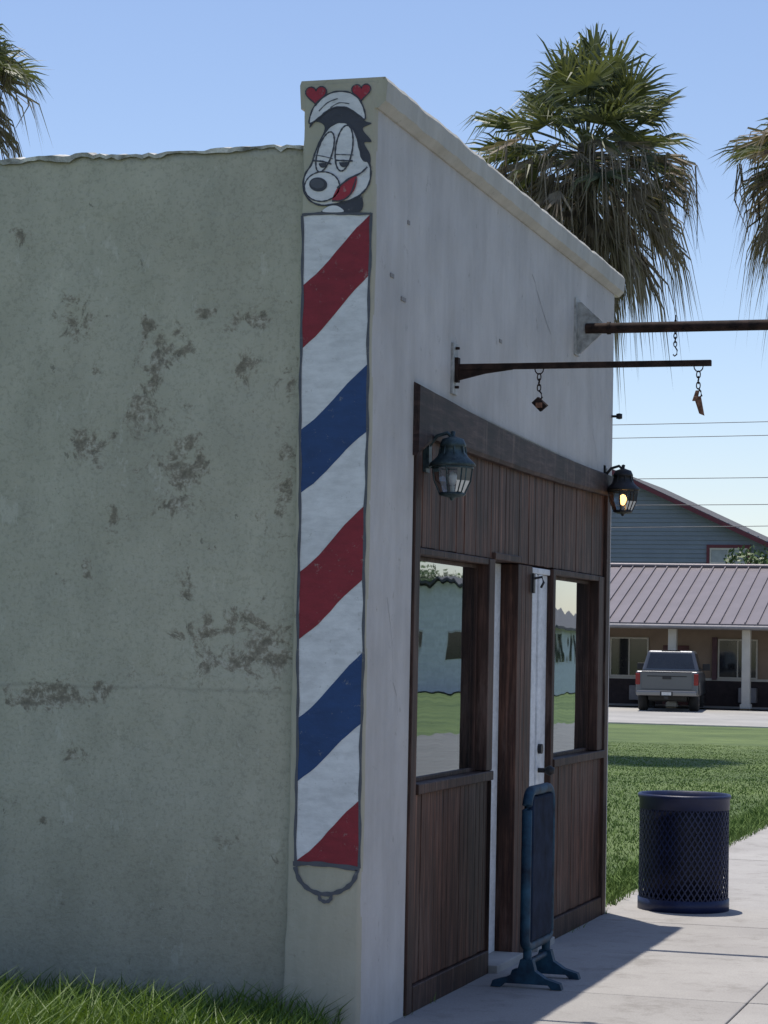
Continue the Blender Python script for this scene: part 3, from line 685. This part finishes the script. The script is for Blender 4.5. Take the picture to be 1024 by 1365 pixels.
tree((-10.2, 86, -.3), 6.2, 5, 1, 6000); tree((24, 40, -.2), 6, 6, 2, 4000); tree((34, 120, -.3), 6, 8, 3, 4000, ls=.2)
rnd = random.Random(5); b = MB()
for i in range(9000):
    x = rnd.uniform(-260, 20); hb = 7+3*mnoise.noise(Vector((x*.05, 0, 0)))+2*mnoise.noise(Vector((x*.3, 0, 0))); p = Vector((x, 190+rnd.uniform(-6, 6), rnd.random()**.7*hb))
    u = Vector((rnd.gauss(0, 1), rnd.gauss(0, 1), rnd.gauss(0, 1))).normalized(); y = u.orthogonal().normalized(); s_ = rnd.uniform(.6, 1.3)
    b.add([p-u*s_, p+y*s_*.7, p+u*s_, p-y*s_*.7], [(0, 1, 2, 3)])
b.build("distant_trees", [LEAF])

# ------------------------------------------------------------------ motel
mo = empty("motel_building"); G = -.3
TAN = mat("tan_wall_paint", (.27, .20, .15), .85, .1, 2, bs=.2); WAIN = mat("dark_wainscot", (.03, .02, .022), .8, .3, 6)
MROOF = mat("brown_standing_seam_metal", (.155, .135, .145), .45, .08, 1.5, metal=.2); CREAM = mat("cream_trim", (.52, .49, .43), .7, .08, 3)
DG = mat("dark_window_glass", (.02, .022, .025), .08, .2, 1, spec=.8); FAS = mat("fascia_gray", (.22, .21, .22), .6)
b = MB(); b.box(-26, 2, 70, 78, G, 2.45, 0); b.box(-26, 2, 69.965, 69.998, G, .62, 1); b.box(-26, 2, 69.95, 69.96+.038, .62, .70, 2)
b.build("walls", [TAN, WAIN, CREAM], mo)
b = MB(); b.hexa([(-26.5, 67.4, 2.48), (2.5, 67.4, 2.48), (2.5, 74, 4.58), (-26.5, 74, 4.58), (-26.5, 67.4, 2.54), (2.5, 67.4, 2.54), (2.5, 74, 4.64), (-26.5, 74, 4.64)])
b.hexa([(-26.5, 74, 4.58), (2.5, 74, 4.58), (2.5, 79, 2.9), (-26.5, 79, 2.9), (-26.5, 74, 4.64), (2.5, 74, 4.64), (2.5, 79, 2.96), (-26.5, 79, 2.96)])
x = -26.4
while x < 2.4:
    b.hexa([(x, 67.39, 2.54), (x+.035, 67.39, 2.54), (x+.035, 74, 4.643), (x, 74, 4.643), (x, 67.39, 2.60), (x+.035, 67.39, 2.60), (x+.035, 74, 4.70), (x, 74, 4.70)]); x += .42
b.tube([(-26.5, 74, 4.68), (2.5, 74, 4.68)], .09)
b.build("metal_roof", [MROOF], mo)
b = MB(); b.box(-26.5, 2.5, 67.36, 67.40, 2.34, 2.50); b.tube([(-26.5, 67.3, 2.42), (2.5, 67.3, 2.42)], .07); b.box(-26, 2, 67.42, 69.99, 2.36, 2.40, 1); b.build("fascia_and_soffit", [FAS, CREAM], mo)
b = MB()
for k in range(12): 
    x = -8.33-2.47*k+2.47*4
    b.box(x-.14, x+.14, 67.75, 68.03, G, 2.36); b.box(x-.18, x+.18, 67.71, 68.07, G-.01, G+.2)
b.build("porch_posts", [CREAM], mo, bevel=.02)
b = MB(); g = MB(); cu = MB()
for k in range(-4, 4):
    x0, x1, z0, z1 = -13.3+k*3.75, -12.05+k*3.75, .75, 2.0
    g.box(x0, x1, 69.93, 69.955, z0, z1); b.box(x0-.05, x0, 69.90, 69.96, z0-.05, z1+.05); b.box(x1, x1+.05, 69.90, 69.96, z0-.05, z1+.05); b.box(x0, x1, 69.90, 69.96, z1, z1+.05); b.box(x0, x1, 69.90, 69.96, z0-.05, z0); b.box((x0+x1)/2-.02, (x0+x1)/2+.02, 69.9, 69.96, z0, z1)
    cu.box(x0-.25, x0-.08, 69.88, 69.94, z0-.1, z1+.1)
g.build("window_panes", [DG], mo); b.build("window_frames", [CREAM], mo); cu.build("shutters", [mat("plum_shutter", (.10, .05, .06), .7)], mo, bevel=.01)
b = MB(); b.box(-11.5, -10.6, 69.92, 69.96, G, 1.8); b.box(-7.6, -6.7, 69.92, 69.96, G, 1.8); b.build("room_doors", [mat("maroon_door", (.09, .03, .03), .6)], mo, bevel=.01)
b = MB()
for k in range(5): b.box(-12.6+k*3.75, -12.0+k*3.75, 69.6, 69.96, -.1, .4)
b.build("wall_air_conditioners", [FAS], mo, bevel=.02)
strip("motel_walkway", -26, 2, 67.3, 70, .06, CURB)

# ------------------------------------------------------------------ blue gabled house
ho = empty("clapboard_house"); BL = mat("blue_gray_siding", (.19, .22, .255), .75, .06, 1.5); TR = mat("dark_red_trim", (.12, .02, .03), .6); SHG = mat("asphalt_shingle", (.10, .10, .105), .95, .2, 6, fine=.4)
px_, hz, he = -18.6, 9.75, 6.15; hwid = 7.8
b = MB(); b.prism([(px_-hwid, -.3), (px_+hwid, -.3), (px_+hwid, he), (px_, hz-.1), (px_-hwid, he)], 95, 108, 'y'); b.build("walls", [BL], ho)
b = MB(); z = 0
while z < hz-.3:
    hx = hwid if z < he else hwid*(hz-.1-z)/(hz-.1-he)
    b.hexa([(px_-hx, 94.95, z), (px_+hx, 94.95, z), (px_+hx, 94.999, z), (px_-hx, 94.999, z), (px_-hx, 94.985, z+.19), (px_+hx, 94.985, z+.19), (px_+hx, 94.999, z+.19), (px_-hx, 94.999, z+.19)]); z += .2
b.build("clapboards", [BL], ho)
b = MB(); c = MB()
for sg in (-1, 1):
    sl_ = (hz-he)/hwid; ov = .5
    A = (px_, hz); B = (px_+sg*(hwid+ov), he-sl_*ov)
    b.hexa([(A[0], 94.4, A[1]), (B[0], 94.4, B[1]), (B[0], 108.5, B[1]), (A[0], 108.5, A[1]), (A[0], 94.4, A[1]+.12), (B[0], 94.4, B[1]+.12), (B[0], 108.5, B[1]+.12), (A[0], 108.5, A[1]+.12)])
    c.hexa([(A[0], 94.34, A[1]-.12), (B[0], 94.34, B[1]-.12), (B[0], 94.39, B[1]-.12), (A[0], 94.39, A[1]-.12), (A[0], 94.34, A[1]+.08), (B[0], 94.34, B[1]+.08), (B[0], 94.39, B[1]+.08), (A[0], 94.39, A[1]+.08)])
b.build("roof", [SHG], ho); c.build("rake_boards", [TR], ho)
b = MB(); g = MB(); wt = MB()
for (x0, x1, z0, z1) in ((-14.0, -12.3, 4.9, 6.25), (-22, -20.3, 4.9, 6.25)):
    b.box(x0-.14, x0, 94.86, 94.94, z0-.1, z1+.14); b.box(x1, x1+.14, 94.86, 94.94, z0-.1, z1+.14); b.box(x0, x1, 94.86, 94.94, z1, z1+.14); b.box(x0, x1, 94.86, 94.94, z0-.1, z0)
    g.box(x0, x1, 94.9, 94.945, z0, z1); wt.box(x0, x1, 94.87, 94.9, (z0+z1)/2-.04, (z0+z1)/2+.04); wt.box((x0+x1)/2-.04, (x0+x1)/2+.04, 94.875, 94.895, z0, z1); wt.box(x0, x0+.07, 94.875, 94.895, z0, z1); wt.box(x0, x1, 94.872, 94.898, z1-.08, z1)
b.build("window_surrounds", [TR], ho); g.build("window_panes", [mat("curtained_glass", (.25, .28, .30), .15)], ho); wt.build("window_sashes", [CREAM], ho)

# houses over the road (seen in the shop-window reflections)
def cottage(x0, x1, y0, y1, he, hr, wallm, roofm, name="cottage"):
    e = empty(name); G = -.4; b = MB(); xm = (x0+x1)/2
    b.prism([(x0, G), (x1, G), (x1, he), (xm, hr-.1), (x0, he)], y0, y1, 'y'); b.build("walls", [wallm], e)
    b = MB()
    for xx in (x0-.4, x1+.4):
        b.hexa([(xx, y0-.4, he-.2), (xx, y1+.4, he-.2), (xm, y1+.4, hr), (xm, y0-.4, hr), (xx, y0-.4, he-.08), (xx, y1+.4, he-.08), (xm, y1+.4, hr+.12), (xm, y0-.4, hr+.12)])
    b.build("roof", [roofm], e)
    b = MB(); g = MB(); k = y0+1
    while k < y1-1.2: g.box(x0-.03, x0-.01, k, k+1, 1, 2.2); b.box(x0-.04, x0-.005, k-.1, k, .9, 2.3); b.box(x0-.04, x0-.005, k+1, k+1.1, .9, 2.3); b.box(x0-.04, x0-.005, k, k+1, 2.2, 2.3); k += 2.6
    k = x0+1
    while k < x1-1.2: g.box(k, k+1, y0-.03, y0-.01, 1, 2.2); b.box(k-.1, k, y0-.04, y0-.005, .9, 2.3); b.box(k+1, k+1.1, y0-.04, y0-.005, .9, 2.3); b.box(k, k+1, y0-.04, y0-.005, 2.2, 2.3); k += 2.6
    b.build("trim", [CREAM], e); g.build("window_panes", [DG], e)
WS = mat("white_siding", (.7, .7, .68), .7)
cottage(20, 30, 90, 100, 2.6, 4.6, WS, SHG); cottage(33, 42, 95, 105, 3.0, 5.2, mat("aqua_siding", (.10, .38, .38), .7), MROOF); cottage(16, 24, 6, 16, 3, 5.2, TAN, SHG)

# ------------------------------------------------------------------ utility poles and wires
def pole(x, y):
    e = empty("utility_pole", (x, y, -.3)); b = MB(); b.tube([(0, 0, 0), (0, 0, 9.4)], [.16, .11], 0, 10); b.box(-.06, .06, -1.1, 1.1, 8.6, 8.72)
    for yy in (-1, -.5, .5, 1): b.lathe([(0, 0), (.05, 0), (.06, .06), (.03, .12), (0, .14)], (0, yy, 8.72), 0, 8)
    b.build("pole_and_crossarm", [BARK], e)
pole(9, 58); pole(-42, 58)
b = MB()
for (dy, zl, zr, sg) in ((-.5, 8.35, 8.6, .5), (.5, 8.05, 8.3, .5), (-.1, 6.7, 6.9, .3), (0, 5.9, 6.1, .25), (.1, 5.0, 5.6, .25)):
    P = []
    for i in range(30):
        t = i/29; P.append((-42+51*t, 58+dy, zl+(zr-zl)*t-sg*4*t*(1-t)*.6))
    b.tube(P, .011, 0, 5)
b.build("power_lines", [mat("weathered_cable", (.12, .12, .13), .6)])

# ------------------------------------------------------------------ pickup truck
PAINT = mat("gunmetal_car_paint", (.13, .135, .145), .28, .04, 1, metal=.6); TYRE = mat("tyre_rubber", (.02, .02, .02), .85); CHR = mat("bumper_metal", (.22, .22, .23), .3, .02, 1, metal=.9)
TL = mat("tail_lamp_red", (.22, .012, .012), .25); BLK = mat("black_plastic", (.02, .02, .02), .6)
hd = math.radians(7.0)
e = empty("pickup_truck", (-10.15, 63.3, G), hd)
def arc(cy, R_, z0=.42): return [(cy-R_*math.cos(a), z0+R_*math.sin(a)) for a in [math.pi*i/10 for i in range(11)]]
prof = [(0, .6), (.02, 1.27), (1.9, 1.27), (4.25, 1.24), (5.2, 1.17), (5.5, 1.05), (5.6, .8), (5.58, .48)]+arc(4.65, .47, .48)[::-1]+arc(1.25, .47, .48)[::-1]+[(.1, .52)]
b = MB(); b.prism(prof, -.98, .98, 'x'); b.build("body", [PAINT], e, bevel=.05, segs=3)
b = MB(); b.box(-.88, .88, .12, 1.85, 1.272, 1.276); b.box(-.6, .6, 1.0, 1.5, .3, .6); b.box(-.6, .6, .3, 5.2, .36, .5); b.build("bed_shade_and_underbody", [BLK], e)  # flat black sheet paints in the shaded hollow of the bed; underbody below
lo = [(-.93, 1.92, 1.25), (.93, 1.92, 1.25), (.93, 4.35, 1.25), (-.93, 4.35, 1.25)]; hi = [(-.74, 2.18, 1.92), (.74, 2.18, 1.92), (.76, 3.55, 1.92), (-.76, 3.55, 1.92)]
b = MB(); b.hexa(lo+hi); b.build("cab", [PAINT], e, bevel=.08, segs=3)
def onface(a, b_, c, d, u0, u1, v0, v1, off):
    a, b_, c, d = map(Vector, (a, b_, c, d)); n = (b_-a).cross(d-a).normalized()*off
    f = lambda u, v: (a*(1-u)+b_*u)*(1-v)+(d*(1-u)+c*u)*v+n
    return [f(u0, v0), f(u1, v0), f(u1, v1), f(u0, v1)]
g = MB()
g.add(onface(lo[0], lo[1], hi[1], hi[0], .07, .93, .14, .86, .006), [(0, 1, 2, 3)])
g.add(onface(lo[1], lo[2], hi[2], hi[1], .08, .46, .12, .86, .006), [(0, 1, 2, 3)]); g.add(onface(lo[1], lo[2], hi[2], hi[1], .5, .86, .12, .86, .006), [(0, 1, 2, 3)])
g.add(onface(lo[3], lo[0], hi[0], hi[3], .54, .92, .12, .86, .006), [(0, 1, 2, 3)]); g.add(onface(lo[3], lo[0], hi[0], hi[3], .14, .5, .12, .86, .006), [(0, 1, 2, 3)])
g.add(onface(lo[2], lo[3], hi[3], hi[2], .06, .94, .1, .9, .006), [(0, 1, 2, 3)])
g.build("windows", [DG], e)
b = MB(); b.box(-.79, .79, -.025, .0, .70, 1.22); b.build("tailgate", [PAINT], e, bevel=.02)
b = MB(); b.box(-.62, .62, -.034, -.026, 1.10, 1.13); b.box(-.14, .14, -.05, -.03, 1.02, 1.1); b.box(-.79, .79, -.03, -.022, 1.22, 1.26); b.box(-.3, .3, 2.2, 2.24, 1.9, 1.935); b.build("tailgate_inset", [BLK], e, bevel=.004)
b = MB(); b.box(-.95, .95, -.2, -.01, .50, .66); b.build("rear_bumper", [CHR], e, bevel=.04)
b = MB(); b.box(-.2, .2, -.215, -.2, .5, .64); b.box(-.06, .06, -.3, -.15, .4, .48); b.build("plate_recess_and_hitch", [BLK], e)
b = MB(); b.box(-.15, .15, -.222, -.216, .52, .62); b.build("licence_plate", [mat("plate_white", (.6, .6, .58), .5)], e)
b = MB(); [b.box(sx*.84 if sx > 0 else -.985, .985 if sx > 0 else -.84, -.03, .1, .84, 1.2) for sx in (-1, 1)]; b.build("tail_lamps", [TL], e, bevel=.02)
for nm, cy in (("rear_wheels", 1.25), ("front_wheels", 4.65)):
    b = MB()
    for sx in (-1, 1):
        xo, xi = sx*.96, sx*.66
        def ring(rr, x): return [(x, cy+rr*math.cos(2*math.pi*j/28), .4+rr*math.sin(2*math.pi*j/28)) for j in range(28)]
        rings = [ring(.25, xi), ring(.37, xi), ring(.4, xi+sx*.03), ring(.4, xo-sx*.03), ring(.37, xo), ring(.25, xo)]
        vs = sum(rings, []); b.add(vs, [(i*28+j, i*28+(j+1) % 28, (i+1)*28+(j+1) % 28, (i+1)*28+j) for i in range(5) for j in range(28)], 0, True)
        b.add(ring(.25, xo-sx*.04), [tuple(range(28))], 1)
        for k in range(6):
            a = k*math.pi/3; b.tube([(xo-sx*.03, cy, .4), (xo-sx*.03, cy+.24*math.cos(a), .4+.24*math.sin(a))], .035, 1, 6)
    b.build(nm, [TYRE, CHR], e)
b = MB()
for sx in (-1, 1): b.box(min(sx*.95, sx*1.2), max(sx*.95, sx*1.2), 3.75, 3.85, 1.28, 1.5)
b.build("mirrors", [BLK], e, bevel=.02)
b = MB(); b.box(-.7, .7, 5.56, 5.62, .75, 1.0); b.build("grille", [BLK], e)
